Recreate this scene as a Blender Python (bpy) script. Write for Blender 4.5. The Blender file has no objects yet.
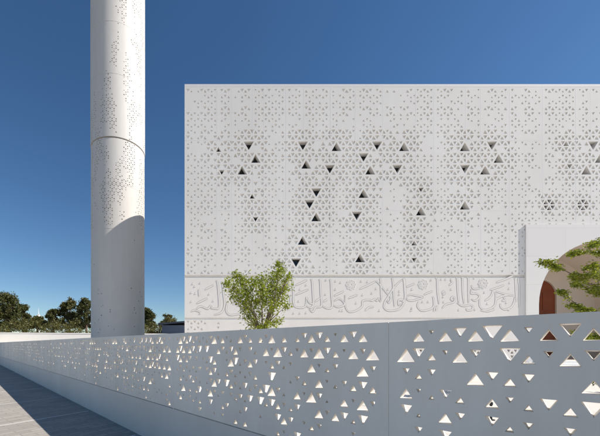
import bpy, math, random
from mathutils import Vector, noise
R = math.radians
scene = bpy.context.scene
COL = scene.collection

# ------------------------------------------------------------------ camera
HC = 1.6                    # eye height
FPX, PX, PY = 314.0, 225.0, 344.5   # lens in photo pixels, principal column, horizon row
cam_d = bpy.data.cameras.new('camera')
cam = bpy.data.objects.new('camera', cam_d)
COL.objects.link(cam)
cam.location = (0, 0, HC)
cam.rotation_euler = (R(90), 0, 0)
cam_d.sensor_width = 36
cam_d.lens = FPX / 600 * 36
cam_d.shift_x = (300 - PX) / 600
cam_d.shift_y = (PY - 218) / 600
cam_d.clip_start = 0.05
cam_d.clip_end = 6000
scene.camera = cam

# ------------------------------------------------------------------ light
SUN_AZ, SUN_EL = 79.5, 42.3       # azimuth from -Y towards +X
world = bpy.data.worlds.new('World')
scene.world = world
world.use_nodes = True
wn = world.node_tree
wn.nodes.clear()
sky = wn.nodes.new('ShaderNodeTexSky')
sky.sky_type = 'NISHITA'
sky.sun_disc = False
sky.sun_elevation = R(SUN_EL)
sky.sun_rotation = R(180 - SUN_AZ)
sky.altitude = 0
sky.air_density = 1.0
sky.dust_density = 0.15
sky.ozone_density = 3.5
bg = wn.nodes.new('ShaderNodeBackground')
bg.inputs['Strength'].default_value = 0.078
wo = wn.nodes.new('ShaderNodeOutputWorld')
hs = wn.nodes.new('ShaderNodeHueSaturation')
hs.inputs['Saturation'].default_value = 1.17
hs.inputs['Value'].default_value = 1.0
wn.links.new(sky.outputs[0], hs.inputs['Color'])
wn.links.new(hs.outputs[0], bg.inputs[0])
wn.links.new(bg.outputs[0], wo.inputs[0])
sd = bpy.data.lights.new('sun', 'SUN')
sd.energy = 4.8
sd.angle = R(0.5)
sd.color = (1.0, 0.93, 0.84)
sun = bpy.data.objects.new('sun', sd)
COL.objects.link(sun)
sv = Vector((math.sin(R(SUN_AZ)) * math.cos(R(SUN_EL)), -math.cos(R(SUN_AZ)) * math.cos(R(SUN_EL)), math.sin(R(SUN_EL))))
sun.rotation_euler = sv.to_track_quat('Z', 'Y').to_euler()
sun.location = (40, -10, 40)
scene.view_settings.view_transform = 'Standard'
scene.view_settings.look = 'None'
scene.view_settings.exposure = 0.43
scene.view_settings.gamma = 1
scene.view_settings.use_curve_mapping = False
scene.render.engine = 'CYCLES'
scene.cycles.diffuse_bounces = 6

# ------------------------------------------------------------------ helpers
def at(x, y, Y):
    """photo pixel at depth Y -> world point"""
    return Vector(((x - PX) / FPX * Y, Y, HC + (PY - y) / FPX * Y))

class MB:
    def __init__(s): s.v = []; s.f = []; s.m = []; s.openings = None
    def vert(s, p): s.v.append(tuple(p)); return len(s.v) - 1
    def face(s, pts, mi=0):
        s.f.append([s.vert(p) for p in pts]); s.m.append(mi)
    def idx(s, ids, mi=0): s.f.append(list(ids)); s.m.append(mi)
    def box(s, x0, x1, y0, y1, z0, z1, mi=0, T=None):
        P = [(x, y, z) for x in (x0, x1) for y in (y0, y1) for z in (z0, z1)]
        if T: P = [T(*p) for p in P]
        b = [s.vert(p) for p in P]
        for q in ((0,1,3,2), (4,6,7,5), (0,4,5,1), (2,3,7,6), (0,2,6,4), (1,5,7,3)):
            s.idx([b[i] for i in q], mi)
    def tube(s, pts, rad, n=7, mi=0):
        rings = []
        up = Vector((0.13, 0.31, 1)).normalized()
        for i, p in enumerate(pts):
            p = Vector(p)
            d = (Vector(pts[min(i + 1, len(pts) - 1)]) - Vector(pts[max(i - 1, 0)])).normalized()
            a = d.cross(up)
            if a.length < 1e-3: a = d.cross(Vector((1, 0, 0)))
            a.normalize(); b = d.cross(a).normalized()
            r = rad[i] if isinstance(rad, (list, tuple)) else rad
            rings.append([s.vert(p + a * r * math.cos(t) + b * r * math.sin(t)) for t in [2 * math.pi * j / n for j in range(n)]])
        for i in range(len(rings) - 1):
            for j in range(n):
                s.idx([rings[i][j], rings[i][(j + 1) % n], rings[i + 1][(j + 1) % n], rings[i + 1][j]], mi)
        s.idx(rings[0][::-1], mi); s.idx(rings[-1], mi)
    def build(s, name, mats, parent=None, smooth=False, bevel=0):
        me = bpy.data.meshes.new(name)
        me.from_pydata(s.v, [], s.f)
        mats = mats if isinstance(mats, (list, tuple)) else [mats]
        for m in mats: me.materials.append(m)
        if len(mats) > 1: me.polygons.foreach_set('material_index', s.m)
        if smooth: me.polygons.foreach_set('use_smooth', [True] * len(me.polygons))
        me.update()
        o = bpy.data.objects.new(name, me)
        COL.objects.link(o)
        if parent is not None: o.parent = parent
        if bevel:
            b = o.modifiers.new('bevel', 'BEVEL'); b.width = bevel; b.segments = 2; b.limit_method = 'ANGLE'
        return o

def tag(o, label=None, cat=None, group=None, kind=None):
    if label: o['label'] = label
    if cat: o['category'] = cat
    if group: o['group'] = group
    if kind: o['kind'] = kind
    return o

def thing(name, label, cat, loc=(0, 0, 0), group=None):
    o = bpy.data.objects.new(name, None)
    o.empty_display_size = 0.3
    COL.objects.link(o)
    tag(o, label, cat, group)
    return o      # kept at the world origin so parts use world coordinates

# ------------------------------------------------------------------ materials
def mat(name, col, rough=0.6, var=0.06, nscale=2.0, bump=0.0, bscale=40, spec=0.3, extra=None, detail=6):
    m = bpy.data.materials.new(name); m.use_nodes = True
    nt = m.node_tree; N = nt.nodes; L = nt.links
    b = N['Principled BSDF']
    b.inputs['Roughness'].default_value = rough
    b.inputs['Specular IOR Level'].default_value = spec
    tc = N.new('ShaderNodeTexCoord')
    n1 = N.new('ShaderNodeTexNoise'); n1.inputs['Scale'].default_value = nscale; n1.inputs['Detail'].default_value = detail
    L.new(tc.outputs['Object'], n1.inputs['Vector'])
    mx = N.new('ShaderNodeMix'); mx.data_type = 'RGBA'
    c = Vector(col)
    mx.inputs[6].default_value = (*(c * (1 - var)), 1)
    mx.inputs[7].default_value = (*[min(1, q * (1 + var)) for q in c], 1)
    L.new(n1.outputs[0], mx.inputs[0])
    L.new(mx.outputs[2], b.inputs['Base Color'])
    if bump:
        n2 = N.new('ShaderNodeTexNoise'); n2.inputs['Scale'].default_value = bscale; n2.inputs['Detail'].default_value = 5
        L.new(tc.outputs['Object'], n2.inputs['Vector'])
        bp = N.new('ShaderNodeBump'); bp.inputs['Strength'].default_value = bump; bp.inputs['Distance'].default_value = 0.02
        L.new(n2.outputs[0], bp.inputs['Height']); L.new(bp.outputs[0], b.inputs['Normal'])
    if extra: extra(nt, b, mx, tc)
    return m

def streaks(scale, amount, rot=0):
    """long soft dust streaks over a wall, multiplied into its colour"""
    def f(nt, b, mx, tc):
        N = nt.nodes; L = nt.links
        mp = N.new('ShaderNodeMapping'); mp.inputs['Scale'].default_value = scale
        mp.inputs['Rotation'].default_value = (0, 0, rot)
        n = N.new('ShaderNodeTexNoise'); n.inputs['Scale'].default_value = 1; n.inputs['Detail'].default_value = 7
        n.inputs['Roughness'].default_value = 0.65
        L.new(tc.outputs['Object'], mp.inputs[0]); L.new(mp.outputs[0], n.inputs['Vector'])
        rmp = N.new('ShaderNodeValToRGB')
        rmp.color_ramp.elements[0].position = 0.35; rmp.color_ramp.elements[0].color = (1 - amount, 1 - amount * 1.1, 1 - amount * 1.25, 1)
        rmp.color_ramp.elements[1].position = 0.62; rmp.color_ramp.elements[1].color = (1, 1, 1, 1)
        L.new(n.outputs[0], rmp.inputs[0])
        m2 = N.new('ShaderNodeMix'); m2.data_type = 'RGBA'; m2.blend_type = 'MULTIPLY'; m2.inputs[0].default_value = 1
        L.new(mx.outputs[2], m2.inputs[6]); L.new(rmp.outputs[0], m2.inputs[7]); L.new(m2.outputs[2], b.inputs['Base Color'])
    return f

def brick(sx, sy, mortar, dark, rot=0.0, bias=0.0, c2=0.9, swap=False):
    def f(nt, b, mx, tc):
        N = nt.nodes; L = nt.links
        mp = N.new('ShaderNodeMapping'); mp.inputs['Rotation'].default_value = (0, 0, rot)
        if swap: mp.inputs['Rotation'].default_value = (R(90), 0, 0)
        L.new(tc.outputs['Object'], mp.inputs[0])
        t = N.new('ShaderNodeTexBrick'); t.inputs['Scale'].default_value = 1
        t.inputs['Brick Width'].default_value = sx; t.inputs['Row Height'].default_value = sy
        t.inputs['Mortar Size'].default_value = mortar; t.inputs['Mortar Smooth'].default_value = 0.1
        t.inputs['Bias'].default_value = bias
        t.inputs['Color1'].default_value = (1, 1, 1, 1); t.inputs['Color2'].default_value = (c2, c2, c2, 1)
        t.inputs['Mortar'].default_value = (dark, dark, dark, 1)
        L.new(mp.outputs[0], t.inputs['Vector'])
        m2 = N.new('ShaderNodeMix'); m2.data_type = 'RGBA'; m2.blend_type = 'MULTIPLY'; m2.inputs[0].default_value = 1
        L.new(mx.outputs[2], m2.inputs[6]); L.new(t.outputs[0], m2.inputs[7]); L.new(m2.outputs[2], b.inputs['Base Color'])
    return f

def leaf_mat(name, col, col2, trans=0.35):
    m = bpy.data.materials.new(name); m.use_nodes = True
    nt = m.node_tree; N = nt.nodes; L = nt.links
    b = N['Principled BSDF']; b.inputs['Roughness'].default_value = 0.5; b.inputs['Specular IOR Level'].default_value = 0.35
    g = N.new('ShaderNodeNewGeometry')
    mx = N.new('ShaderNodeMix'); mx.data_type = 'RGBA'
    mx.inputs[6].default_value = (*col, 1); mx.inputs[7].default_value = (*col2, 1)
    L.new(g.outputs['Random Per Island'], mx.inputs[0]); L.new(mx.outputs[2], b.inputs['Base Color'])
    t = N.new('ShaderNodeBsdfTranslucent'); L.new(mx.outputs[2], t.inputs[0])
    s = N.new('ShaderNodeMixShader'); s.inputs[0].default_value = trans
    L.new(b.outputs[0], s.inputs[1]); L.new(t.outputs[0], s.inputs[2])
    L.new(s.outputs[0], N['Material Output'].inputs[0])
    return m

M = {}
M['facade'] = mat('white_facade_panel', (0.84, 0.815, 0.775), 0.7, 0.035, 0.7, 0.12, 30, 0.25, streaks((0.35, 0.35, 0.12), 0.06))
M['coping'] = mat('white_coping', (0.80, 0.78, 0.76), 0.6, 0.03, 1, 0.05, 30)
M['band'] = mat('warm_white_band', (0.85, 0.81, 0.765), 0.7, 0.03, 1.2, 0.12, 30, 0.25, streaks((0.4, 0.4, 0.2), 0.05))
M['outline'] = mat('painted_shade_outline', (0.50, 0.48, 0.45), 0.85, 0.1, 4)  # grey edging painted around each stroke in place of its relief shadow
M['letter'] = mat('warm_white_lettering', (0.85, 0.81, 0.765), 0.7, 0.03, 2)
M['portal'] = mat('smooth_white_portal', (0.84, 0.81, 0.77), 0.6, 0.02, 0.5, 0.05, 25, 0.25, brick(2.4, 1.8, 0.012, 0.86, 0, swap=True, c2=0.975))
M['arch'] = mat('beige_render', (0.60, 0.52, 0.44), 0.75, 0.05, 0.8, 0.1, 20)
M['minaret'] = mat('minaret_white', (0.64, 0.618, 0.585), 0.6, 0.03, 0.7, 0.1, 30, 0.3, streaks((0.8, 0.8, 0.12), 0.06))
M['fence'] = mat('fence_white', (0.88, 0.835, 0.765), 0.55, 0.05, 1.1, 0.06, 60, 0.3, streaks((1.5, 1.5, 0.35), 0.12))
M['plinth'] = mat('fence_plinth_render', (0.74, 0.71, 0.665), 0.6, 0.04, 1.0, 0.06, 60, 0.3, streaks((0.8, 0.8, 0.5), 0.08))
M['glass'] = mat('dark_glass', (0.012, 0.014, 0.018), 0.12, 0.2, 1, spec=0.5)
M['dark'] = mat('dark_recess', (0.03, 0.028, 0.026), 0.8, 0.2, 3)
M['grey'] = mat('shaded_recess_joint', (0.44, 0.42, 0.40), 0.8, 0.1, 3)  # shade painted into the minaret hole floors; also colours the ring joint
M['door'] = mat('red_brown_door_wood', (0.20, 0.050, 0.018), 0.45, 0.25, 1.5, 0.1, 8)
M['metal'] = mat('black_metal', (0.02, 0.02, 0.022), 0.4, 0.1, 5)
M['bark'] = mat('grey_brown_bark', (0.17, 0.13, 0.09), 0.85, 0.25, 12, 0.4, 40)
M['leaf_young'] = leaf_mat('yellow_green_leaves', (0.10, 0.15, 0.010), (0.38, 0.42, 0.03), 0.42)
M['leaf_big'] = leaf_mat('bright_green_leaves', (0.09, 0.13, 0.012), (0.36, 0.39, 0.035), 0.40)
M['leaf_far'] = leaf_mat('dark_olive_leaves', (0.04, 0.048, 0.012), (0.13, 0.13, 0.038), 0.25)
M['leaf_far2'] = leaf_mat('olive_leaves', (0.06, 0.066, 0.016), (0.18, 0.165, 0.05), 0.25)
M['plaza'] = mat('pale_plaza_paving', (0.68, 0.64, 0.585), 0.8, 0.06, 0.6, 0.1, 30, 0.2, brick(0.8, 0.8, 0.012, 0.8))
PAV_ROT = -math.atan2(0.772, 0.635)
M['pave'] = mat('grey_beige_paving', (0.40, 0.37, 0.33), 0.85, 0.10, 1.3, 0.25, 60, 0.2, brick(0.4, 0.16, 0.012, 0.72, PAV_ROT, c2=0.80))
M['strip'] = mat('white_paving_strip', (0.74, 0.72, 0.69), 0.7, 0.05, 4)
M['earth'] = mat('sandy_ground', (0.36, 0.31, 0.25), 0.9, 0.15, 0.2)
M['farwall'] = mat('cream_boundary_wall', (0.82, 0.79, 0.74), 0.7, 0.03, 1)
M['shed'] = mat('grey_blue_shed', (0.16, 0.19, 0.25), 0.5, 0.1, 2)
M['shedroof'] = mat('dark_shed_roof', (0.05, 0.06, 0.085), 0.45, 0.1, 2)
M['white'] = mat('white_paint', (0.8, 0.8, 0.78), 0.6, 0.02, 1)

# ------------------------------------------------------------------ triangular lattice sheets
def lattice(mb, K, rows, a, h, P, hole, big=(), half=True, mi=(0, 0, 0), back=None, flip=0, taper=0.0):
    """Sheet of equilateral cells. cols count in half cells. P(c, v, w): c*a/2 across, v*h down, w into the wall.
    hole(r, k) -> None or (scale, depth, closed, floor material). big = {(r,k,up): (scale, depth, floor mi)}: a
    window spanning two rows."""
    cache = {}
    def V(c, l, w=0.0):
        key = (c, l, w)
        if key not in cache: cache[key] = mb.vert(P(c * a / 2, l * h, w))
        return cache[key]
    skip = set(); emitted = set()
    def prism(tri, sc, depth, closed, fm):
        cx = sum(t[0] for t in tri) / 3; cy = sum(t[1] for t in tri) / 3
        inn = [(cx + (t[0] - cx) * sc, cy + (t[1] - cy) * sc) for t in tri]
        o = [V(*t) for t in tri]
        fi = [mb.vert(P(t[0] * a / 2, t[1] * h, 0)) for t in inn]
        fr = [mb.vert(mb.v[q]) for q in fi]
        tf = max(0.66, 1 - taper / (0.289 * a * sc)) if taper else 1
        if len(tri) and abs(tri[0][0] - cx) + abs(tri[1][0] - cx) > 2.5: tf = 1 - (1 - tf) * .5
        inb = [(cx + (t[0] - cx) * sc * tf, cy + (t[1] - cy) * sc * tf) for t in tri]
        bi = [mb.vert(P(t[0] * a / 2, t[1] * h, depth)) for t in inb]
        own = mb.openings is not None and fm in (2, 3)
        if own:
            w_ = MB()
            for i in range(3):
                j = (i + 1) % 3
                w_.face([mb.v[fr[i]], mb.v[fr[j]], mb.v[bi[j]], mb.v[bi[i]]], 0)
            w_.face([mb.v[q] for q in bi], 1)
            mb.openings.append((fm, w_, (cx, cy)))
        for i in range(3):
            j = (i + 1) % 3
            mb.idx([o[i], o[j], fi[j], fi[i]], mi[0])
            if own: continue
            mb.idx([fr[i], fr[j], bi[j], bi[i]], mi[1])
        if own: return
        if closed: mb.idx(bi, fm)
        elif back is not None:
            ob = [V(t[0], t[1], back) for t in tri]
            for i in range(3):
                j = (i + 1) % 3
                mb.idx([ob[j], ob[i], bi[i], bi[j]], mi[0])
    for (r, k, up), (sc, depth, fm) in (big.items() if big else ()):
        if up:
            tri = [(k, r), (k + 2, r + 2), (k - 2, r + 2)]
            cells = [(r, k), (r + 1, k - 1), (r + 1, k), (r + 1, k + 1)]
        else:
            tri = [(k - 2, r), (k + 2, r), (k, r + 2)]
            cells = [(r, k - 1), (r, k), (r, k + 1), (r + 1, k)]
        if any(c in skip for c in cells): continue
        skip.update(cells)
        prism(tri, sc, depth, True, fm)
    for r in range(rows):
        for k in range(0, K + 1):
            if (r, k) in skip: continue
            up = (k + r + flip) % 2 == 0
            if k == 0 or k == K:
                if not half: continue
                s = 1 if k == 0 else -1
                t = [(k, r), (k + s, r + 1), (k, r + 1)] if up else [(k, r), (k + s, r), (k, r + 1)]
                mb.idx([V(*q) for q in t], mi[0])
                if back is not None: mb.idx([V(q[0], q[1], back) for q in t[::-1]], mi[0])
                continue
            tri = [(k, r), (k + 1, r + 1), (k - 1, r + 1)] if up else [(k - 1, r), (k + 1, r), (k, r + 1)]
            hh = hole(r, k)
            if hh is False: continue
            if hh is None:
                mb.idx([V(*q) for q in tri], mi[0])
                if back is not None: mb.idx([V(q[0], q[1], back) for q in tri[::-1]], mi[0])
            else:
                prism(tri, *hh)

# ================================================================== SETTING
g = MB(); g.face([(-3000, -3000, -0.02), (3000, -3000, -0.02), (3000, 3000, -0.02), (-3000, 3000, -0.02)])
tag(g.build('ground', M['earth']), kind='structure')

FN = Vector((314, 265, 0)).normalized()          # fence normal, pointing into the courtyard
FD = Vector((-FN.y, FN.x, 0))                    # along the fence, away to the left
def fence_pt(s, z, w=0.0):
    return FN * (2.431 + w) + FD * s + Vector((0, 0, z))

g = MB()
g.face([fence_pt(-14, 0, 0.03), fence_pt(70, 0, 0.03), fence_pt(70, 0, 0.03) + Vector((60, 30, 0)), Vector((60, 62, 0)), Vector((70, -10, 0))])
tag(g.build('plaza', M['plaza']), kind='structure')
g = MB()
g.face([fence_pt(-14, 0, 0.0), fence_pt(-14, 0, -22), fence_pt(70, 0, -22), fence_pt(70, 0, 0.0)])
tag(g.build('pavement', M['pave']), kind='structure')
g = MB()
g.face([fence_pt(-14, -0.012, -22.16), fence_pt(-14, -0.012, -40), fence_pt(70, -0.012, -40), fence_pt(70, -0.012, -22.16)])
tag(g.build('road', mat('asphalt', (0.06, 0.06, 0.062), 0.85, 0.15, 3, 0.3, 80)), kind='structure')
g = MB(); g.box(-14, 70, -22.16, -22.0, -0.02, 0.012, T=lambda x, y, z: fence_pt(x, z, y))
tag(g.build('kerb', M['strip'], bevel=0.004), kind='structure')
# pale strips set across the pavement
g = MB()
ld = Vector((0.635, 0.772, 0)); q = Vector((-ld.y, ld.x, 0))
b0 = at(88.7, 0, 7.555); b0.z = 0
for i in range(-3, 22):
    p = b0 + FD * (2.63 * i)
    t = 22.0 / ld.dot(FN)
    w = 0.042
    p2 = p - ld * t
    sh = FD * (w / abs(q.dot(FD)))
    g.face([p - sh * .5 + Vector((0, 0, .004)), p + sh * .5 + Vector((0, 0, .004)), p2 + sh * .5 + Vector((0, 0, .004)), p2 - sh * .5 + Vector((0, 0, .004))])
tag(g.build('paving_strips', M['strip']), kind='structure')

# ================================================================== PERFORATED FENCE
HA = [(0, 0, 0.066), (0, 1, 0.071), (0, 2, 0.064), (0, 3, 0.033), (0, 4, 0.074), (0, 5, 0.084), (0, 6, 0.07), (0, 7, 0.061), (0, 8, 0.067), (0, 9, 0.027), (0, 10, 0.066), (1, 0, 0.054), (1, 1, 0.07), (1, 2, 0.036), (1, 3, 0.05), (1, 4, 0.082), (1, 6, 0.047), (1, 7, 0.073), (1, 8, 0.03), (1, 9, 0.049), (1, 10, 0.068), (1, 11, 0.108), (2, 0, 0.072), (2, 3, 0.047), (2, 4, 0.051), (2, 5, 0.05), (2, 6, 0.077), (2, 9, 0.043), (2, 10, 0.043), (2, 11, 0.041), (3, 0, 0.077), (3, 1, 0.049), (3, 2, 0.062), (3, 3, 0.037), (3, 4, 0.033), (3, 5, 0.059), (3, 7, 0.044), (3, 8, 0.059), (3, 9, 0.03), (3, 10, 0.027), (3, 11, 0.077), (4, 1, 0.042), (4, 3, 0.038), (4, 4, 0.036), (4, 5, 0.057), (4, 7, 0.045), (4, 8, 0.071), (4, 10, 0.027), (4, 11, 0.067), (5, 7, 0.026), (5, 8, 0.06), (5, 9, 0.026), (5, 10, 0.043)]
HB = [(0, 15, 0.068), (0, 16, 0.059), (0, 17, 0.068), (0, 18, 0.027), (0, 19, 0.057), (0, 20, 0.067), (0, 21, 0.074), (0, 22, 0.061), (0, 23, 0.055), (0, 25, 0.064), (0, 27, 0.084), (0, 28, 0.041), (0, 29, 0.069), (0, 31, 0.063), (0, 32, 0.059), (0, 33, 0.08), (1, 14, 0.09), (1, 15, 0.041), (1, 16, 0.078), (1, 17, 0.026), (1, 18, 0.058), (1, 19, 0.064), (1, 20, 0.097), (1, 21, 0.039), (1, 22, 0.081), (1, 23, 0.034), (1, 24, 0.048), (1, 25, 0.064), (1, 26, 0.105), (1, 27, 0.034), (1, 28, 0.082), (1, 30, 0.039), (1, 31, 0.063), (1, 33, 0.043), (1, 34, 0.076), (2, 14, 0.045), (2, 15, 0.086), (2, 18, 0.048), (2, 19, 0.043), (2, 20, 0.03), (2, 21, 0.082), (2, 24, 0.035), (2, 25, 0.036), (3, 14, 0.057), (3, 15, 0.065), (3, 16, 0.056), (3, 17, 0.045), (3, 18, 0.034), (3, 19, 0.029), (3, 20, 0.078), (3, 22, 0.049), (3, 23, 0.046), (3, 24, 0.031), (4, 14, 0.04), (4, 15, 0.086), (4, 16, 0.028), (4, 17, 0.069), (4, 19, 0.025), (4, 20, 0.056), (4, 21, 0.097), (4, 22, 0.028), (4, 23, 0.076), (4, 25, 0.032), (5, 15, 0.074), (5, 16, 0.04), (5, 17, 0.065), (5, 18, 0.072), (5, 19, 0.035), (5, 20, 0.082), (5, 23, 0.063), (5, 24, 0.048), (5, 25, 0.041), (6, 16, 0.031), (6, 20, 0.041), (6, 21, 0.054), (6, 22, 0.032), (6, 24, 0.061), (6, 25, 0.078)]
holesA = {(r, k): w for r, k, w in HA}
holesB = {(r, k): w for r, k, w in HB}
fence = thing('perforated_fence', 'long white boundary fence pierced all over with small triangular holes, in shade beside the pavement', 'fence')
HS = 0.0789; RH = 0.1345; ZT = 1.731; TH = 0.05
rnd = random.Random(5)
DENS = [0.92, 0.92, 0.85, 0.82, 0.78, 0.72, 0.58, 0.3]
for i in range(-2, 20):
    k0 = -26 + 39 * i
    s0 = 0.011 + HS * k0
    seam0 = s0 - HS / 2 + 0.002; seam1 = s0 + HS * 38.5 - 0.002
    mb = MB()
    def hole(r, k):
        kk = k0 + k
        known = None
        if i == 0 and kk >= 0:
            known = holesA.get((r, kk), 0 if r < 6 else None)
            if r == 5 and kk < 6: known = holesA.get((r, kk))
        if i == 1:
            lim = 34 if r < 2 else 25
            if kk <= lim and r < 7: known = holesB.get((r, kk), 0)
        if known is None:
            if rnd.random() > DENS[r]: return None
            known = rnd.choice([0.034, 0.042, 0.05, 0.058, 0.066, 0.074, 0.084, 0.096]) * (0.8 if r > 5 else 1)
        if known == 0: return None
        sc = min(known * 1.17 / (2 * HS), 0.74)
        return (sc, TH, False, 0)
    P = lambda u, v, w: fence_pt(s0 + u, ZT - v, w)
    lattice(mb, 38, 8, 2 * HS, RH, P, hole, back=TH, taper=0.0045)
    zb = ZT - 8 * RH
    sa, sb = s0, s0 + 38 * HS
    # margins: left, right, top strips; then the edges
    for w, fl in ((0, 1), (TH, -1)):
        for (a0, a1, z0, z1) in ((seam0, sa, zb, 1.765), (sb, seam1, zb, 1.765), (sa, sb, ZT, 1.765)):
            pts = [fence_pt(a0, z0, w), fence_pt(a1, z0, w), fence_pt(a1, z1, w), fence_pt(a0, z1, w)]
            mb.face(pts[::fl])
    for a0, a1, z0, z1 in ((seam0, seam1, 1.765, 1.765), (seam0, seam1, zb, zb)):
        mb.face([fence_pt(a0, z0, 0), fence_pt(a1, z0, 0), fence_pt(a1, z0, TH), fence_pt(a0, z0, TH)])
    for a0 in (seam0, seam1):
        mb.face([fence_pt(a0, zb, 0), fence_pt(a0, zb, TH), fence_pt(a0, 1.765, TH), fence_pt(a0, 1.765, 0)])
    mb.build('perforated_panel', M['fence'], fence)
    pb = MB()
    pb.box(seam0 - 0.012, seam0 + 0.008, 0.004, TH - 0.006, 0.60, 1.755, T=lambda x, y, z: fence_pt(x, z, y))
    pb.build('post', M['fence'], fence)
pl = MB()
pl.box(0.011 + HS * (-26 - 78) - 0.04, 0.011 + HS * (-26 + 39 * 19 + 38.5), 0.0, 0.16, -0.05, 0.640, T=lambda x, y, z: fence_pt(x, z, y))
pl.box(0.011 + HS * (-26 - 78) - 0.03, 0.011 + HS * (-26 + 39 * 19 + 38), 0.022, 0.12, 0.6402, 0.6548, T=lambda x, y, z: fence_pt(x, z, y))
pl.build('plinth', M['plinth'], fence)

# ================================================================== MOSQUE
FD_ = 20.0          # distance of the facade plane
S = FD_ / FPX       # metres per photo pixel on it
def fx(x): return (x - PX) * S
def fz(y): return HC + (PY - y) * S
mosque = thing('mosque', 'large white cube shaped mosque with pierced triangle facade, carved band and arched portal', 'mosque')
A_ = 0.4302; H_ = 0.3726
XL = fx(184.6); ZTOP = fz(84.2); ZL = fz(87.75)
KF = 140; RF = 32
ncol = KF
XR = XL + KF * A_ / 2
PORT_X0 = fx(525); PORT_Z = fz(224.6)
# windows read from the photograph: (x, y, up, big)
WIN = [(219,149,1,0),(246.3,145,0,1),(253,160,1,1),(240,171,1,1),(222,170,0,0),(300.6,145,0,1),(304,164.5,1,1),(252.7,195.5,1,0),
(319,191,0,1),(334,147,1,1),(374.7,144,0,1),(361.2,155.7,0,1),(367.5,170,1,1),(327.6,167.5,0,1),(401.7,147,1,1),(395,166,0,1),
(364,194,1,1),(418,190,0,0),(468,147,1,1),(495,142.5,0,1),(501.4,157,1,1),(488,169,1,1),(462.3,166,0,1),(567,147,1,0),
(593.4,143,0,1),(600,157,1,1),(586.8,169,1,1),(570.6,167.5,0,0),(256,217,0,0),(307,202.4,0,1),(313.8,218,1,1),(302.8,241.5,1,1),(296,261,0,1),
(357.3,213.4,0,1),(421,210,1,1),(413.5,241,1,0),(417,261.5,0,0),(359.8,257,1,1),(465.3,208.7,1,1),
(640,148,0,1),(652,160,1,1)]
big = {}; small = {}
win_pos = []
for x, y, up, bg_ in WIN:
    c = (fx(x) - XL) / (A_ / 2)
    v = (ZL - fz(y)) / H_
    if bg_:
        r = round(v - (4 / 3 if up else 2 / 3)); k = round(c)
        # up: apex column k is a vertex of level r; down: k is a vertex of level r (midpoint of the base)
        if (k + r) % 2: k += 1 if c > k else -1
        # (V at level l exists where (c+l) even)
        big[(r, k, bool(up))] = (0.74, 0.38, 2)
        win_pos.append((k, r + 1, 5.2))
    else:
        r = round(v - (2 / 3 if up else 1 / 3)); k = round(c)
        want = 0 if up else 1
        if (k + r) % 2 != want: k += 1 if c > k else -1
        small[(r, k)] = (0.82, 0.26, True, 2)
        win_pos.append((k, r + .5, 3.8))
# two six-petalled openings
ROS = []
for x, y in ((546.3, 204), (580.5, 205), (614, 205)):
    l = round((ZL - fz(y)) / H_); c = round((fx(x) - XL) / (A_ / 2))
    if (c + l) % 2: c += 1
    for r, k in ((l - 1, c - 1), (l - 1, c), (l - 1, c + 1), (l, c - 1), (l, c), (l, c + 1)):
        small[(r, k)] = (0.70, 0.14, True, 3)
    ROS.append((c, l))
    win_pos.append((c, l, 4))
SEAMS = [184.6, 217, 232, 253, 264, 286, 304, 330.6, 355.4, 383, 416, 434, 466, 481, 510, 543, 576, 591, 622, 650, 690]
HSEAM = [0, 8, 9, 16, 21, 27, 32]
frnd = random.Random(11)
dens = {}
for ci in range(len(SEAMS)):
    for ri in range(6):
        dens[(ci, ri)] = frnd.choice([0.7, 0.8, 0.85, 0.9]) if ri < 1 else (frnd.choice([0.7, 0.8, 0.9, 0.95]) if ri < 4 else frnd.choice([0.65, 0.75, 0.85]))
def fhole(r, k):
    if XL + k * A_ / 2 > PORT_X0 + .6 and ZL - r * H_ < PORT_Z - .1: return False
    if (r, k) in small: return small[(r, k)]
    x = PX + (XL + k * A_ / 2) / S
    near = k > 1 and any(((k - a) * 0.5) ** 2 + ((r + .5 - b) * 0.87) ** 2 < (rad * 0.5) ** 2 for a, b, rad in win_pos)
    ci = max(i for i, sx in enumerate(SEAMS) if x >= sx - 0.5) if x > 184 else 0
    ri = max(i for i, hs in enumerate(HSEAM) if r >= hs)
    nx = SEAMS[min(ci + 1, len(SEAMS) - 1)]
    d = dens[(ci, min(ri, 5))]
    if r == 8: d = 0.35
    blank = noise.noise(Vector((k * 0.09, r * 0.2, 3.1)))
    if blank > 0.3: d *= 0.45
    star = False
    for l in (r, r + 1):
        for c in (k - 1, k, k + 1):
            if (c % 6 == 0 and l % 4 == 0) or (c % 6 == 3 and l % 4 == 2): star = (c + l) % 2 == 0 or star
    if blank < -0.18: d = min(1, d * 1.3)
    if near: d = 0.97
    if not near and min(abs(x - SEAMS[ci]), abs(x - nx)) < 1.6: return None
    if frnd.random() > d * (1.15 if star else .9): return None
    w = frnd.choice([0.30, 0.36, 0.40]) if not near else frnd.choice([0.50, 0.55, 0.60])
    if star and not near: w = frnd.choice([.44, .48, .52])
    return (w, 0.05 if not near else 0.07, True, 1)
fm = MB(); fm.openings = []
P = lambda u, v, w: (XL + u, FD_ + w, ZL - v)
lattice(fm, KF, RF, A_, H_, P, fhole, big, mi=(0, 0, 2))
ZG1 = ZL - RF * H_                       # bottom of the pierced field
fm.face([(XL, FD_, ZL), (XR, FD_, ZL), (XR, FD_, ZTOP - .16), (XL, FD_, ZTOP - .16)])
PXR = fx(601) * 2 - PORT_X0
fm.face([(XR, FD_, PORT_Z - .4), (PXR - .1, FD_, PORT_Z - .4), (PXR - .1, FD_, ZTOP - .16), (XR, FD_, ZTOP - .16)])
fm.face([(PXR - .1, FD_, 0), (36, FD_, 0), (36, FD_, ZTOP - .16), (PXR - .1, FD_, ZTOP - .16)])
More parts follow.
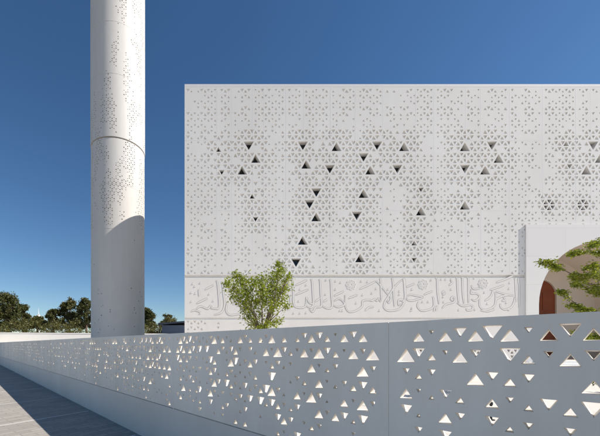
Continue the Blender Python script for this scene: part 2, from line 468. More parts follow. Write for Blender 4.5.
fm.face([(XL, FD_, ZG1), (PORT_X0, FD_, ZG1), (PORT_X0, FD_ + .12, ZG1), (XL, FD_ + .12, ZG1)])
facade = fm.build('pierced_facade', [M['facade'], M['facade'], M['glass']], mosque)
for kind_, w_, _c in fm.openings:
    if kind_ == 2: w_.build('window', [M['facade'], M['glass']], mosque)
for c, l in ROS:
    w2 = MB()
    for kind_, w_, (cx_, cy_) in fm.openings:
        if kind_ == 3 and abs(cx_ - c) < 2 and abs(cy_ - l) < 1.2:
            for f_, m_ in zip(w_.f, w_.m): w2.face([w_.v[q_] for q_ in f_], m_)
    tag(w2.build('window', [M['facade'], M['glass']], mosque), 'six petalled star shaped opening above the portal')
# panel joints: slim vertical and horizontal fillets
jm = MB()
for sx in SEAMS[1:]:
    x = fx(sx)
    z1 = ZTOP - .2
    zlo = ZG1 + .01 if sx < 520 else PORT_Z + .01
    cuts = [(zlo, zlo)]
    for (rr_, kk_, up_) in big:
        if abs(XL + kk_ * A_ / 2 - x) < A_: cuts.append((ZL - (rr_ + 2) * H_, ZL - rr_ * H_))
    for (rr_, kk_) in small:
        if abs(XL + kk_ * A_ / 2 - x) < A_ / 2: cuts.append((ZL - (rr_ + 1) * H_, ZL - rr_ * H_))
    cuts.sort(); cuts.append((z1, z1)); zc = zlo
    for c0, c1 in cuts:
        if c0 > zc + .05: jm.box(x - .022, x + .022, FD_ - .0016, FD_ + .004, zc, c0)
        zc = max(zc, c1)
for r in (9, 16, 21):
    z = ZL - r * H_
    for a0, a1 in (((184.6, 232), (304, 416), (466, 543)) if r == 9 else ((217, 264), (304, 383), (416, 481)) if r == 16 else ((184.6, 304), (355.4, 510))):
        xa = fx(a0) + .03
        stops = sorted((XL + (kk_ - 2) * A_ / 2, XL + (kk_ + 2) * A_ / 2) for (rr_, kk_, up_) in big if rr_ < r < rr_ + 2)
        for c0, c1 in stops + [(fx(a1) - .03, fx(a1))]:
            c0 = min(c0, fx(a1) - .03)
            if c0 > xa + .1: jm.box(xa, c0, FD_ - .0024, FD_ + .004, z - .012, z + .012)
            xa = max(xa, c1)
jm.build('panel_joint', M['coping'], mosque)
cp = MB()
cp.box(XL, 36, FD_ - .003, FD_ + .45, ZTOP - .16, ZTOP)
cp.box(XL, XL + .45, FD_ + .45, 36, ZTOP - .16, ZTOP)
cp.box(XL + .45, 36, 35.6, 36, ZTOP - .16, ZTOP)
cp.build('coping', M['coping'], mosque)
# side, back, roof
bm_ = MB()
bm_.face([(XL, FD_, 0), (XL, 35.98, 0), (XL, 35.98, ZTOP - .16), (XL, FD_, ZTOP - .16)])
bm_.face([(XL, 35.98, 0), (36, 35.98, 0), (36, 35.98, ZTOP - .16), (XL, 35.98, ZTOP - .16)])
bm_.face([(36, FD_, 0), (36, 35.98, 0), (36, 35.98, ZTOP - .16), (36, FD_, ZTOP - .16)])
bm_.face([(XL, FD_ + .4, ZTOP - .5), (36, FD_ + .4, ZTOP - .5), (36, 35.98, ZTOP - .5), (XL, 35.98, ZTOP - .5)])
bm_.build('side_wall', M['facade'], mosque)
# groove above the inscription
ZB1 = ZG1 - 0.17
ZB0 = fz(317.3); ZC = fz(319.4)
gm = MB()
gm.face([(XL + .0, FD_ + .12, ZB1 - .02), (PORT_X0, FD_ + .12, ZB1 - .02), (PORT_X0, FD_ + .12, ZG1 + .02), (XL, FD_ + .12, ZG1 + .02)])
gm.face([(XL, FD_ + .06, ZC - .02), (PORT_X0, FD_ + .06, ZC - .02), (PORT_X0, FD_ + .06, ZB0 + .02), (XL, FD_ + .06, ZB0 + .02)])
gm.face([(PORT_X0 + .001, FD_, ZG1), (PORT_X0 + .001, FD_ + .13, ZG1), (PORT_X0 + .001, FD_ + .13, ZC), (PORT_X0 + .001, FD_, ZC)])
gm.build('groove', M['facade'], mosque)
# inscription band
band = MB()
band.box(XL, PORT_X0, FD_ + .0, FD_ + .3, ZB0, ZB1)
bando = band.build('inscription_band', M['band'], mosque)
# base with one pierced stretch and small ventilation openings
bs = MB()
rb = 8
Pb = lambda u, v, w: (XL + u, FD_ + w, ZC - v)
kb = 101
vent = []
for x, y in ((384, 354), (420, 353), (477, 353), (512, 354), (452, 354), (300, 353)):
    vent.append(((fx(x) - XL) / (A_ / 2), (ZC - fz(y)) / H_))
brnd = random.Random(4)
def bhole(r, k):
    x = PX + (XL + k * A_ / 2) / S
    for c, v in vent:
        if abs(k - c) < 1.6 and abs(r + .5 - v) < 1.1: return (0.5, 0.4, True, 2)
    if x < 219 and r < 7 and brnd.random() < .6: return (0.4, 0.05, True, 1)
    return None
lattice(bs, kb, rb, A_, H_, Pb, bhole, mi=(0, 0, 0))
bs.face([(XL, FD_, 0), (XL + kb * A_ / 2, FD_, 0), (XL + kb * A_ / 2, FD_, ZC - rb * H_), (XL, FD_, ZC - rb * H_)])
bs.face([(XL, FD_, ZC), (PORT_X0, FD_, ZC), (PORT_X0, FD_ + .06, ZC), (XL, FD_ + .06, ZC)])
bs.build('base_wall', [M['band'], M['band'], M['dark']], mosque)

# ---- lettering: raised broad-pen strokes
def smooth(pts, n=7):
    if len(pts) < 3:
        return [tuple(Vector(pts[0]).lerp(Vector(pts[-1]), t / 6)) for t in range(7)]
    out = []
    P_ = [pts[0]] + list(pts) + [pts[-1]]
    for i in range(1, len(P_) - 2):
        p0, p1, p2, p3 = [Vector(q) for q in P_[i - 1:i + 3]]
        for j in range(n):
            t = j / n
            out.append(tuple(0.5 * ((2 * p1) + (p2 - p0) * t + (2 * p0 - 5 * p1 + 4 * p2 - p3) * t * t + (3 * p1 - p0 - 3 * p2 + p3) * t ** 3)))
    out.append(tuple(pts[-1]))
    return out
STROKES = [  # (zoom origin x, y, scale, [strokes])
(455, 270, 8, [[(474,62),(482,80),(485,140),(488,205),(492,240),(484,252)], [(330,100),(400,76),(465,45)], [(280,160),(340,140),(395,120)],
 [(325,172),(350,178),(392,192),(430,200),(470,203)], [(322,242),(350,222),(385,208),(430,200)], [(385,214),(400,238),(384,250)],
 [(362,268),(366,298),(400,316),(450,296),(474,250),(478,215)], [(195,228),(198,290),(235,318),(290,306),(322,270),(326,190),(318,176)],
 [(302,160),(292,200),(268,228),(238,246)], [(200,145),(150,152),(130,122)], [(134,148),(130,188),(168,188),(196,214),(162,246),(130,232)],
 [(96,62),(106,72),(107,160),(108,262)], [(50,60),(58,75),(62,180),(72,268)], [(8,60),(16,75),(22,180),(30,262)],
 [(16,262),(48,284),(80,288),(118,280),(142,288),(134,318),(96,322),(92,306)], [(205,322),(262,330),(318,312)], [(505,60),(512,120),(514,200),(512,300)]]),
(400, 270, 8, [[(284,62),(296,76),(300,170),(312,272)], [(338,306),(368,276),(430,256),(438,228),(420,214),(408,236),(428,250)],
 [(62,204),(90,198),(124,205),(182,216),(140,234),(96,246),(60,238),(52,214)], [(192,196),(262,168)],
 [(148,252),(140,290),(168,324),(222,320),(268,292),(268,226),(258,214)], [(282,288),(270,332)], [(297,284),(290,326)], [(52,136),(118,108)],
 [(20,68),(30,80),(36,150),(40,215),(30,250),(0,240)], [(402,76),(416,100),(394,122)], [(335,180),(352,172),(358,190),(338,196)]]),
(345, 270, 8, [[(462,78),(430,100),(388,146),(342,218),(316,262),(314,302),(350,326),(430,314),(472,262),(462,238),(430,242),(428,280),(456,272)],
 [(370,64),(381,80),(388,180),(396,292)], [(244,88),(262,100),(292,132),(330,180),(366,222),(350,262),(336,240)], [(118,152),(180,124),(242,92)],
 [(276,66),(285,82),(288,160),(291,236)], [(292,238),(282,250),(270,226),(256,246),(236,234),(216,246),(194,240),(142,248),(136,290),(92,324),(34,334),(4,292),(0,200)],
 [(163,326),(190,300),(232,294)], [(28,226),(102,198)], [(470,66),(478,80),(482,160),(484,232)]]),
(285, 270, 8, [[(52,70),(61,84),(66,180),(70,270),(96,300),(160,292),(170,216)], [(205,72),(216,88),(222,180),(226,272),(208,300),(174,290)],
 [(270,74),(281,90),(286,190),(291,288),(246,298),(228,328),(214,332),(194,310)], [(355,76),(366,90),(371,190),(376,292),(340,306),(300,290)],
 [(85,122),(180,80)], [(85,198),(190,155)], [(395,206),(470,170)], [(396,246),(430,230),(456,244),(476,276),(430,296),(390,284)],
 [(40,200),(46,280),(24,322)], [(244,252),(282,224)], [(310,252),(340,234)], [(170,216),(196,262),(226,270)]]),
(183, 270, 7.27, [[(240,76),(250,92),(258,160),(262,270),(230,280),(198,274)], [(278,84),(287,98),(294,170),(302,252),(280,308),(228,326)],
 [(326,228),(314,290),(340,326),(414,320)], [(98,282),(130,264),(180,282),(200,260),(214,282)], [(160,142),(222,110)], [(100,242),(180,204)],
 [(115,140),(118,190)], [(420,60),(430,160),(428,300),(470,318)], [(500,64),(512,190),(508,290),(560,316),(620,300)], [(580,64),(592,180),(600,280)],
 [(650,60),(662,200),(650,300)], [(60,300),(92,292),(130,310)], [(450,150),(560,100)]]),
]
DOTS = [(455,270,8,[(437,103),(432,150),(258,270),(382,242),(410,262),(60,62),(152,65),(430,318),(160,318),(30,320),(235,180)]),
 (400,270,8,[(225,255),(98,155),(345,185),(345,215),(350,256),(410,155),(410,75),(330,75),(95,305),(88,325),(180,255),(365,75),(250,80)]),
 (345,270,8,[(215,185),(140,200),(90,265),(130,90),(180,95),(345,155),(435,170),(435,195),(535,155),(250,150),(275,325),(535,320)]),
 (285,270,8,[(170,120),(120,155),(325,195),(405,155),(445,100),(405,90),(70,345),(120,345),(170,342),(330,80),(440,325),(460,325),(110,250)]),
 (183,270,7.27,[(85,120),(125,95),(60,165),(190,175),(220,225),(125,315),(70,100),(60,230),(90,170)])]
lm = MB()
YB = FD_
NR = [0]
def ribbon(pts, wmax, dep=0.007):
    NR[0] += 1; dep += NR[0] * 0.00008
    sp = smooth(pts)
    n = len(sp)
    L_ = []; R_ = []
    for i, (x, y) in enumerate(sp):
        a = Vector(sp[max(i - 1, 0)]); b = Vector(sp[min(i + 1, n - 1)])
        d = (b - a)
        if d.length < 1e-6: d = Vector((1, 0))
        d.normalize()
        ang = math.atan2(-d.y, d.x)
        w = wmax * (0.5 + 0.5 * abs(math.sin(ang + 0.75)))
        e = min(i, n - 1 - i) / (n * 0.18)
        w *= min(1, 0.45 + 0.55 * e)
        nn = Vector((-d.y, d.x))
        L_.append((x + nn.x * w / 2, y + nn.y * w / 2)); R_.append((x - nn.x * w / 2, y - nn.y * w / 2))
    def pt(q, w): return (fx(q[0]), YB - w, fz(q[1]))
    for i in range(n - 1):
        lm.face([pt(L_[i], dep), pt(L_[i + 1], dep), pt(R_[i + 1], dep), pt(R_[i], dep)])
        lm.face([pt(L_[i], dep), pt(L_[i], 0), pt(L_[i + 1], 0), pt(L_[i + 1], dep)])
        lm.face([pt(R_[i], dep), pt(R_[i + 1], dep), pt(R_[i + 1], 0), pt(R_[i], 0)])
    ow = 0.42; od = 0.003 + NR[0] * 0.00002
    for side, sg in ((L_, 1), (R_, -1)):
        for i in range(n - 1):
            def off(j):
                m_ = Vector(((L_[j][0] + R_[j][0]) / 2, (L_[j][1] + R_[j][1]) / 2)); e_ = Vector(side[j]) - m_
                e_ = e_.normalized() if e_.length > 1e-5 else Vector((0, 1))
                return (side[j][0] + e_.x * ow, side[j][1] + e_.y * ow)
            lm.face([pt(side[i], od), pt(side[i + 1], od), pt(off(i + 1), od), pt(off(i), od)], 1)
    lm.face([pt(L_[0], dep), pt(R_[0], dep), pt(R_[0], 0), pt(L_[0], 0)])
    lm.face([pt(L_[-1], dep), pt(L_[-1], 0), pt(R_[-1], 0), pt(R_[-1], dep)])
for ox, oy, sc, strokes in STROKES:
    for st in strokes:
        pp = [(ox + x / sc, oy + y / sc) for x, y in st]
        if min(q[0] for q in pp) < 186: continue
        ribbon(pp, 1.35)
for ox, oy, sc, dots in DOTS:
    for x, y in dots:
        cx, cy = ox + x / sc, oy + y / sc
        ribbon([(cx - .55, cy + .2), (cx + .55, cy - .2)], 1.3)
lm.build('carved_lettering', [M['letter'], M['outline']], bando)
for x, y in ((483.5, 283.1), (423.4, 284), (351.3, 284.5), (285, 284.5)):
    rm = MB(); C0 = Vector((fx(x), 0, fz(y)))
    def ring(cx, cz, r0, r1, n=18, d=.014):
        for i in range(n):
            t0 = 2 * math.pi * i / n; t1 = 2 * math.pi * (i + 1) / n
            p = lambda r, t, w: (cx + r * math.cos(t), YB - w, cz + r * math.sin(t))
            rm.face([p(r0, t0, d), p(r0, t1, d), p(r1, t1, d), p(r1, t0, d)])
            rm.face([p(r1, t0, d), p(r1, t1, d), p(r1, t1, 0), p(r1, t0, 0)])
            rm.face([p(r0, t0, d), p(r0, t0, 0), p(r0, t1, 0), p(r0, t1, d)])
    ring(C0.x, C0.z, .07, .13, 12); rm2 = rm
    for j in range(8):
        t = j * math.pi / 4
        ring(C0.x + .235 * math.cos(t), C0.z + .235 * math.sin(t), .05, .10, 10)
    rm.build('rosette', M['letter'], bando)

# ---- portal
def arch_pts(cx, r, zs, n=28):
    return [(cx + r * math.cos(math.pi - math.pi * i / n), zs + r * math.sin(math.pi - math.pi * i / n)) for i in range(n + 1)]
def arch_face(mb, x0, x1, z0, z1, cx, r, zs, y, mi=0):
    ap = arch_pts(cx, r, zs)
    mb.face([(x0, y, z0), (cx - r, y, z0), (cx - r, y, zs), (x0, y, zs)], mi)
    mb.face([(cx + r, y, z0), (x1, y, z0), (x1, y, zs), (cx + r, y, zs)], mi)
    for i in range(len(ap) - 1):
        (ax, az), (bx, bz) = ap[i], ap[i + 1]
        def out(px, pz):
            # radial projection to the rectangle
            dx, dz = px - cx, pz - zs
            t = 1e9
            if dx < -1e-9: t = min(t, (x0 - cx) / dx)
            if dx > 1e-9: t = min(t, (x1 - cx) / dx)
            if dz > 1e-9: t = min(t, (z1 - zs) / dz)
            return cx + dx * t, zs + dz * t
        oa, ob = out(ax, az), out(bx, bz)
        pts = [(ax, y, az), (bx, y, bz), (ob[0], y, ob[1])]
        for cxn, czn in ((x0, z1), (x1, z1)):
            if abs(oa[0] - ob[0]) > 1e-6 and abs(oa[1] - ob[1]) > 1e-6 and min(oa[0], ob[0]) - 1e-6 <= cxn <= max(oa[0], ob[0]) + 1e-6:
                pts.append((cxn, y, czn))
        pts.append((oa[0], y, oa[1]))
        mb.face(pts, mi)
def arch_tunnel(mb, cx, r, z0, zs, ya, yb, mi=0):
    ap = [(cx - r, z0)] + arch_pts(cx, r, zs) + [(cx + r, z0)]
    for i in range(len(ap) - 1):
        (ax, az), (bx, bz) = ap[i], ap[i + 1]
        mb.face([(ax, ya, az), (bx, ya, bz), (bx, yb, bz), (ax, yb, az)], mi)
PF = FD_ - 0.08
ACX, AR, AZS = fx(601), 4.03, 4.14
PX1 = 2 * ACX - PORT_X0
FLOOR = 0.60
po = MB()
arch_face(po, PORT_X0, PX1, 0.0, PORT_Z, ACX, AR, AZS, PF)
po.face([(PORT_X0, PF, 0), (PORT_X0, FD_, 0), (PORT_X0, FD_, PORT_Z), (PORT_X0, PF, PORT_Z)])
po.face([(PX1, PF, 0), (PX1, FD_, 0), (PX1, FD_, PORT_Z), (PX1, PF, PORT_Z)])
po.face([(PORT_X0, PF, PORT_Z), (PX1, PF, PORT_Z), (PX1, FD_, PORT_Z), (PORT_X0, FD_, PORT_Z)])
portal = po.build('portal', M['portal'], mosque)
ni = MB()
YBK = 23.75
arch_tunnel(ni, ACX, AR, FLOOR, AZS, PF + .002, YBK)
DR = 1.13; DZS = 5.35
arch_face(ni, ACX - AR, ACX + AR, FLOOR, AZS + AR, ACX, DR, DZS, YBK)
arch_tunnel(ni, ACX, DR, FLOOR, DZS, YBK, YBK + .14)
ni.face([(ACX - AR, PF, FLOOR), (ACX + AR, PF, FLOOR), (ACX + AR, YBK + .2, FLOOR), (ACX - AR, YBK + .2, FLOOR)])
ni.build('niche', M['arch'], portal)
do = MB()
for sgn in (-1, 1):
    ap = [p for p in arch_pts(ACX, DR - .002, DZS) if (p[0] - ACX) * sgn >= -1e-6]
    pts = [(ACX + sgn * .006, FLOOR)] + [(ACX + sgn * (DR - .002), FLOOR)]
    ap = sorted(ap, key=lambda q: -(q[0] - ACX) * sgn)
    pts += [(p[0] if abs(p[0] - ACX) > .01 else ACX + sgn * .006, p[1]) for p in ap]
    do.face([(x, YBK + .12, z) for x, z in pts])
    for zz in (1.0, 2.6, 4.2):
        x0, x1 = sorted((ACX + sgn * .18, ACX + sgn * .92))
        do.box(x0, x1, YBK + .09, YBK + .1199, zz, zz + 1.35)
dob = do.build('door', M['door'], portal)
hm = MB()
for sgn in (-1, 1):
    hm.tube([(ACX + sgn * .09, YBK + .06, 1.5), (ACX + sgn * .09, YBK + .06, 2.0)], .02, 8)
    hm.tube([(ACX + sgn * .09, YBK + .06, 1.55), (ACX + sgn * .09, YBK + .12, 1.55)], .012, 6)
    hm.tube([(ACX + sgn * .09, YBK + .06, 1.95), (ACX + sgn * .09, YBK + .12, 1.95)], .012, 6)
hm.build('handle', M['metal'], dob)
stp = MB()
for i in range(4):
    z = FLOOR - .15 * i
    stp.box(ACX - AR - .3 - .3 * i, ACX + AR + .3 + .3 * i, PF - .5 - .42 * (i + 1), PF - .003, z - .15 + (.001 if i < 3 else 0), z - .0005)
stp.build('step', M['white'], portal)

# ================================================================== MINARET
MR = 0.0765 * 31.1
MC = Vector((-.3214 * 31.1, .9469 * 31.1, 0))
mina = thing('minaret', 'tall white cylindrical minaret with tiny triangular perforations, left of the mosque', 'minaret')
def shaft(name, r, z0, z1, seed):
    K = 92; a = 2 * math.pi * r / (K / 2); h = a * .866
    rows = max(1, round((z1 - z0) / h)); h = (z1 - z0) / rows
    rr = random.Random(seed)
    mb = MB()
    def P(u, v, w):
        t = u / r
        return (MC.x + (r - w) * math.sin(t + 2.5), MC.y - (r - w) * math.cos(t + 2.5), z1 - v)
    def hole(r_, k):
        zz = z1 - r_ * h
        if k % K < 1: return None
        n = noise.noise(Vector((k * 0.27 + 7.3, zz * 0.42, seed * 0.0 + 1.7)))
        n2 = noise.noise(Vector((k * 0.09 + 1.3, zz * 0.16, 9.7)))
        d = 0.0 if n2 < -0.2 else (0.92 if n > 0.12 else 0.6 if n > 0.0 else 0.15 if n > -0.1 else 0.0)
        if zz < 12: d *= .12
        if rr.random() > d: return None
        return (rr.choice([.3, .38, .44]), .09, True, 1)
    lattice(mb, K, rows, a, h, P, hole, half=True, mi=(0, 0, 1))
    # closing rings
    top = []; bot = []
    for k in range(0, K):
        top.append(mb.vert(P(k * a / 2, 0, 0))); bot.append(mb.vert(P(k * a / 2, rows * h, 0)))
    mb.idx(top); mb.idx(bot[::-1])
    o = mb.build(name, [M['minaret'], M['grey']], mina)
    for p in o.data.polygons:
        rad = Vector((p.center.x - MC.x, p.center.y - MC.y, 0)).normalized()
        if abs(p.normal.dot(rad)) > .96: p.use_smooth = True
    return o
ZR = HC + (PY - 136.8) / FPX * (.9469 - .0765) * 31.1
shaft('lower_shaft', MR, 0.0, ZR - .05, 3)
shaft('upper_shaft', MR + .04, ZR + .05, 41.0, 8)
cr = MB(); cr.tube([(MC.x, MC.y, ZR - .06), (MC.x, MC.y, ZR + .06)], MR - .12, 64)
cr.build('ring_groove', M['grey'], mina, smooth=False)
jr = MB()
def hoop(z, r, wd=.012, hh=.02):
    n = 92
    for i in range(n):
        t0, t1 = 2 * math.pi * i / n, 2 * math.pi * (i + 1) / n
        p = lambda t, rr_, zz: (MC.x + rr_ * math.sin(t), MC.y - rr_ * math.cos(t), zz)
        jr.face([p(t0, r + wd, z - hh), p(t1, r + wd, z - hh), p(t1, r + wd, z + hh), p(t0, r + wd, z + hh)])
        jr.face([p(t0, r, z - hh), p(t1, r, z - hh), p(t1, r + wd, z - hh), p(t0, r + wd, z - hh)])
        jr.face([p(t0, r, z + hh), p(t1, r, z + hh), p(t1, r + wd, z + hh), p(t0, r + wd, z + hh)])
for y in (183, 228, 257, 291, 318): hoop(HC + (PY - y) / FPX * (.9469 - .0765) * 31.1, MR, .006, .016)
for z in (25, 29.5, 34): hoop(z, MR + .04, .006, .016)
jr.build('joint_ring', M['minaret'], mina)

# ================================================================== COURTYARD THINGS
fw = MB()
a = R(8)
Tw = lambda x, y, z: (-29 + x * math.cos(a) - y * math.sin(a), 40 + x * math.sin(a) + y * math.cos(a), z)
ztw = HC + 12 / FPX * 40.5
a = R(13)
fw.box(-30, 24, 0, .3, 0, ztw - .12, T=Tw)
wall_t = thing('courtyard_wall', 'low bright cream wall running behind the minaret, in front of the dark trees', 'wall')
fw.build('wall_face', M['farwall'], wall_t)
c2 = MB(); c2.box(-30.05, 24.05, -.04, .34, ztw - .12, ztw, T=Tw); c2.build('coping', M['coping'], wall_t)

def bollard(x, ytop, ybase, label):
    Y = FPX * HC / (ybase - PY)
    p = at(x, ybase, Y)
    hgt = (ybase - ytop) / FPX * Y
    t = thing('bollard_light', label, 'bollard light', group='dark bollard lights on the plaza')
    m = MB(); m.tube([(p.x, p.y, 0), (p.x, p.y, hgt - .07)], .022, 14); m.build('post', M['metal'], t)
    m = MB(); m.tube([(p.x, p.y, hgt - .07), (p.x, p.y, hgt - .055), (p.x, p.y, hgt - .01), (p.x, p.y, hgt)], [.022, .034, .034, .03], 14); m.build('lamp_head', M['metal'], t)
    m = MB(); m.tube([(p.x, p.y, 0), (p.x, p.y, .015)], .07, 14); m.build('base_plate', M['metal'], t)
bollard(376, 386, 406, 'short black bollard light glimpsed through the fence just left of its nearest panel joint')
bollard(491, 402, 420, 'short black bollard light glimpsed through the middle of the nearest fence panel')

# ================================================================== TREES
def leaf(mb, p, sz, rr, mi=0, flat=0.0):
    d = Vector((rr.gauss(0, 1), rr.gauss(0, 1), rr.gauss(0, 1) * (1 - flat))).normalized()
    e = Vector((rr.gauss(0, 1), rr.gauss(0, 1), rr.gauss(0, 1))).normalized()
    e = d.cross(e)
    if e.length < 1e-3: return
    e.normalize()
    l = sz * rr.uniform(.7, 1.3); w = l * .42
    mb.face([p, p + d * l * .5 + e * w * .5, p + d * l, p + d * l * .5 - e * w * .5], mi)

def curve(a, b, bend, n=8):
    a, b = Vector(a), Vector(b); m = (a + b) / 2 + Vector(bend)
    return [a * (1 - t) ** 2 + m * 2 * t * (1 - t) + b * t * t for t in [i / n for i in range(n + 1)]]

# slender young tree behind the fence
rr = random.Random(21)
YT = 12.0
t1 = thing('young_tree', 'young yellow green tree with upswept branches, in front of the carved band', 'tree')
tk = MB(); lv = MB()
base = at(262, 0, YT); base.z = 0
fork = at(262, 330, YT)
tk.tube([base, base.lerp(fork, .5) + Vector((.03, 0, 0)), fork], [.085, .07, .055], 10)
CL = [(279,265,.14,80),(280,271,.2,170),(287,279,.18,120),(274,279,.28,220),(284,289,.26,200),(281,300,.24,150),(276,292,.28,220),(270,287,.28,240),
(237,276,.2,150),(243,281,.26,220),(229,283,.18,120),(235,289,.28,230),(240,298,.28,240),(247,291,.28,240),(255,283,.26,220),(262,280,.24,180),(262,290,.28,260),
(254,300,.3,230),(246,307,.26,200),(266,300,.28,200),(274,306,.24,110),(248,317,.22,140),(254,325,.2,120),(258,313,.24,100),(275,322,.16,80),(281,320,.10,35),(268,324,.18,80),(270,313,.2,60),(226,285,.1,35),(289,276,.08,30),(232,297,.12,50),(286,306,.14,50),(262,329,.22,110),(250,332,.18,80)]
for x, y, rad, n in CL:
    dy = rr.uniform(-.75, .75)
    c = at(x, y, YT); c.y += dy; c.x += dy * (x - PX) / FPX; c.z += dy * (PY - y) / FPX
    ax = -.55 if x < 250 else (.0 if x < 266 else .5)
    if rad <= .14: ax *= 1.3
    nd = fork + Vector((ax * rr.uniform(.5, .7), rr.uniform(-.25, .25), rr.uniform(.3, .8))) if y < 312 else fork + Vector((0, 0, rr.uniform(-.2, .1)))
    st = nd
    bend = Vector((-(c.x - st.x) * .12, rr.uniform(-.1, .1), -.10 * (c.z - st.z)))
    path = curve(st, c, bend)
    r0 = rr.uniform(.012, .02)
    tk.tube([fork + Vector((0, 0, rr.uniform(-.3, 0))), st], [.03, r0], 5)
    tk.tube(path, [r0 * (1 - .8 * i / 8) for i in range(9)], 5)
    for j in range(int(n * 1.6)):
        if rr.random() < .22:
            p = path[rr.randint(4, 8)] + Vector((rr.gauss(0, .09), rr.gauss(0, .09), rr.gauss(0, .07)))
        else:
            q = Vector((rr.gauss(0, 1), rr.gauss(0, 1), rr.gauss(0, .85))) * rad * .62
            p = c + q
        leaf(lv, p, rr.choice([.07, .09, .12]), rr)
    for j in range(5):
        q = Vector((rr.gauss(0, 1), rr.gauss(0, 1), rr.gauss(0, .8))) * rad * .8
        tk.tube([path[6], c + q], [.006, .003], 4)
tk.build('trunk', M['bark'], t1); lv.build('crown', M['leaf_young'], t1)

# large tree at the right edge, layered sprays reaching left
rr = random.Random(8)
YT = 9.5
t2 = thing('layered_tree', 'bushy green tree with long layered sprays of leaves, reaching in before the arched portal', 'tree')
tk = MB(); lv = MB()
cen = at(640, 0, YT); cen.z = 0
top = at(640, 236, YT)
trunk = [cen, cen.lerp(top, .35) + Vector((-.06, .05, 0)), cen.lerp(top, .7), top]
tk.tube(trunk, [.12, .095, .06, .02], 10)
SPR = [  # spine polylines in photo pixels, spread, leaf count
([(640,300),(604,290),(584,281),(562,269),(543,259)], .12, 800), ([(640,262),(612,251),(590,252),(567,255)], .13, 620),
([(640,258),(616,247),(602,243),(590,248)], .13, 520), ([(640,300),(612,297),(594,291),(574,284)], .12, 480),
([(640,326),(606,318),(585,311),(571,300),(562,291)], .09, 520), ([(640,330),(612,316),(592,312),(578,309)], .1, 380),
([(640,276),(616,268),(600,266),(590,268)], .15, 420), ([(640,300),(616,284),(602,278),(590,274)], .15, 400),
([(640,330),(606,336),(592,338),(580,333)], .14, 380), ([(640,360),(614,370),(600,380),(592,386)], .16, 420),
([(640,250),(664,240),(690,246),(720,262)], .3, 1500), ([(640,270),(668,272),(700,280),(730,284)], .3, 1500), ([(640,300),(668,300),(694,306),(716,310)], .3, 1200),
([(636,250),(640,232),(646,222),(655,216)], .25, 900), ([(640,320),(668,330),(690,340)], .25, 700), ([(650,240),(676,230),(690,232)], .2, 500)]
for spine, spread, n in SPR:
    dd = rr.uniform(-.9, .9)
    pts = []
    for i, (x, y) in enumerate(spine):
        f_ = i / (len(spine) - 1)
        Yd = YT + dd * f_
        pts.append(at(x, y, Yd))
    tk.tube(pts, [.032 * (1 - .85 * i / (len(pts) - 1)) for i in range(len(pts))], 5)
    dense = []
    for i in range(len(pts) - 1):
        for t in range(8): dense.append(pts[i].lerp(pts[i + 1], t / 8))
    # side twigs, each a flat spray of leaves
    m = max(8, int(n / 22))
    for j in range(m):
        f_ = rr.uniform(.12, 1)
        p0 = dense[min(len(dense) - 1, int(f_ * len(dense)))]
        d = (pts[-1] - pts[0]).normalized()
        side = Vector((d.x * .7 + rr.gauss(0, .45), rr.gauss(0, .9), rr.gauss(.10, .22)))
        ln = spread * rr.uniform(.8, 2.8) * (1.3 - f_ * .7)
        p1 = p0 + side.normalized() * ln
        tk.tube([p0, p1], [.008, .003], 4)
        for q in range(46):
            t = rr.uniform(.05, 1.05)
            leaf(lv, p0.lerp(p1, t) + Vector((rr.gauss(0, .04), rr.gauss(0, .045), rr.gauss(0, .03))), .078, rr, 0, .4)
tk.build('trunk', M['bark'], t2); lv.build('crown', M['leaf_big'], t2)

# background trees
def far_tree(name, label, cat, x, ytop, Y, wpx, lumps, m, seed, zb=0.0, group=None, leafsz=.34, dens=1.0, ybot=330):
    rr = random.Random(seed)
    t = thing(name, label, cat, group=group)
    tk = MB(); lv = MB()
    b = at(x, 0, Y); b.z = 0
    topz = HC + (PY - ytop) / FPX * Y
    W = wpx / FPX * Y
    lo = max(.6, HC + (PY - ybot) / FPX * Y)
    tk.tube([b, b + Vector((.1, 0, lo)), b + Vector((0, 0, topz * .8))], [.28, .2, .05], 8)
    for i in range(lumps):
        f = i / lumps
        ph = rr.uniform(0, 2 * math.pi)
        zz = lo + (topz - lo) * (0.08 + .86 * rr.random())
        rel = (zz - lo) / (topz - lo)
        env = W / 2 * (1 - .75 * max(0, rel - .35) ** 1.3 / .65 ** 1.3) * (0.75 + .25 * min(1, rel * 3))
        rad = env * math.sqrt(rr.uniform(.05, 1)) * .85
        c = Vector((b.x + rad * math.cos(ph), b.y + rad * math.sin(ph), zz))
        lr = W * rr.uniform(.05, .14)
        if c.z + lr > topz: c.z = topz - lr
        tk.tube([Vector((b.x, b.y, lo + (zz - lo) * .5)), c], [.06, .02], 4)
        for j in range(int(150 * dens)):
            d = Vector((rr.gauss(0, 1), rr.gauss(0, 1), rr.gauss(0, .8))).normalized() * lr * rr.uniform(.35, 1.12)
            leaf(lv, c + d, leafsz, rr)
    tk.build('trunk', M['bark'], t); lv.build('crown', M[m], t)
far_tree('broad_tree', 'tall broad dark tree at the left edge, beyond the low cream wall', 'tree', 8, 292, 58, 36, 80, 'leaf_far', 31)
far_tree('broad_tree', 'small leaning crown tree between the leftmost tree and the pale spire', 'tree', 24, 304, 60, 20, 34, 'leaf_far', 37)
far_tree('bushy_tree', 'low olive bushy tree right beside the distant white spire', 'tree', 37, 316, 62, 22, 30, 'leaf_far2', 32)
far_tree('bushy_tree', 'small dark rounded tree right of the spire, left of the tallest pair', 'tree', 53, 309, 60, 18, 34, 'leaf_far', 33)
far_tree('broad_tree', 'tall leafy tree standing just left of the minaret', 'tree', 69, 297, 61, 24, 56, 'leaf_far2', 34)
far_tree('broad_tree', 'dark green tree partly hidden by the left side of the minaret', 'tree', 86, 298, 60, 26, 56, 'leaf_far', 35)
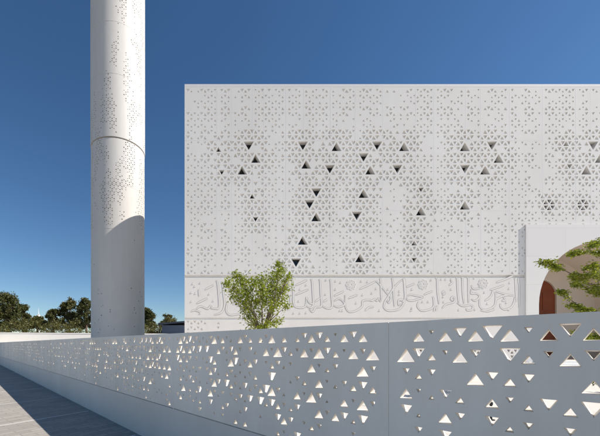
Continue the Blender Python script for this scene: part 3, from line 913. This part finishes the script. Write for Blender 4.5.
far_tree('broad_tree', 'dark tree just right of the minaret beside the low shed', 'tree', 148, 308, 60, 22, 44, 'leaf_far', 36)
far_tree('bushy_tree', 'small green treetop rising behind the low dark shed', 'tree', 168, 314, 74, 22, 34, 'leaf_far2', 38)
far_tree('broad_tree', 'tree hidden mostly behind the minaret shaft', 'tree', 115, 306, 64, 30, 40, 'leaf_far', 39)
# continuous low shrubs behind the wall
rr = random.Random(77)
lv = MB()
for i in range(330):
    x = rr.uniform(-8, 172)
    Y = rr.uniform(48, 54)
    c = at(x, 0, Y); c.z = rr.uniform(.3, HC + (PY - 324 + 3 * math.sin(x * .11) + 3 * math.sin(x * .043)) / FPX * Y + rr.gauss(0, .35))
    lr = rr.uniform(.45, .8)
    for j in range(110):
        d = Vector((rr.gauss(0, 1), rr.gauss(0, 1), rr.gauss(0, .9))).normalized() * lr * rr.uniform(.3, 1.1)
        leaf(lv, c + d, .26, rr)
hd = lv.build('hedge', M['leaf_far2'])
tag(hd, 'long low olive hedge mass behind the cream wall, under the taller trees', 'hedge', kind='stuff')

# low shed right of the minaret
sh = thing('shed', 'low dark blue roofed shed between the minaret and the mosque corner', 'shed')
YS = 46
x0, x1 = at(158, 0, YS).x, at(196, 0, YS).x
zr0 = HC + (PY - 323) / FPX * YS; zr1 = HC + (PY - 320) / FPX * YS
m = MB()
m.box(x0 + .5, x1, YS + .4, YS + 8, 0, zr0 - .3); m.build('wall', M['shed'], sh)
m = MB()
m.idx([m.vert(p) for p in [(x0, YS, zr0 - .25), (x1, YS, zr1 - .25), (x1, YS, zr1), (x0, YS, zr0)]])
b = len(m.v); 
for p in [(x0, YS + 9, zr0 - .25), (x1, YS + 9, zr1 - .25), (x1, YS + 9, zr1), (x0, YS + 9, zr0)]: m.vert(p)
for q in ((0,1,5,4),(1,2,6,5),(2,3,7,6),(3,0,4,7),(4,5,6,7)): m.idx(q)
m.build('roof', M['shedroof'], sh)
for i in range(4):
    m = MB(); xx = x0 + .9 + i * 1.35
    m.box(xx, xx + .8, YS + .36, YS + .398, 1.9, 2.6)
    m.build('window', M['white'], sh)
# distant spire
sp = thing('distant_spire', 'tiny pale domed spire far away between the trees at left', 'tower')
p = at(38.5, 0, 170); r_ = .9; zt = HC + (PY - 314) / FPX * 170
m = MB(); m.tube([(p.x, p.y, 0), (p.x, p.y, zt - 3), (p.x, p.y, zt - 3)], [r_, r_ * .9, r_ * .9], 12); m.build('shaft', M['white'], sp)
m = MB(); m.tube([(p.x, p.y, zt - 3)] + [(p.x, p.y, zt - 3 + 3 * i / 8) for i in range(1, 9)], [1.5 * math.cos(i / 8 * math.pi / 2) ** .7 + .05 for i in range(9)], 12)
m.tube([(p.x, p.y, zt - .1), (p.x, p.y, zt + 3.2)], [.18, .04], 6); m.build('dome', M['white'], sp)
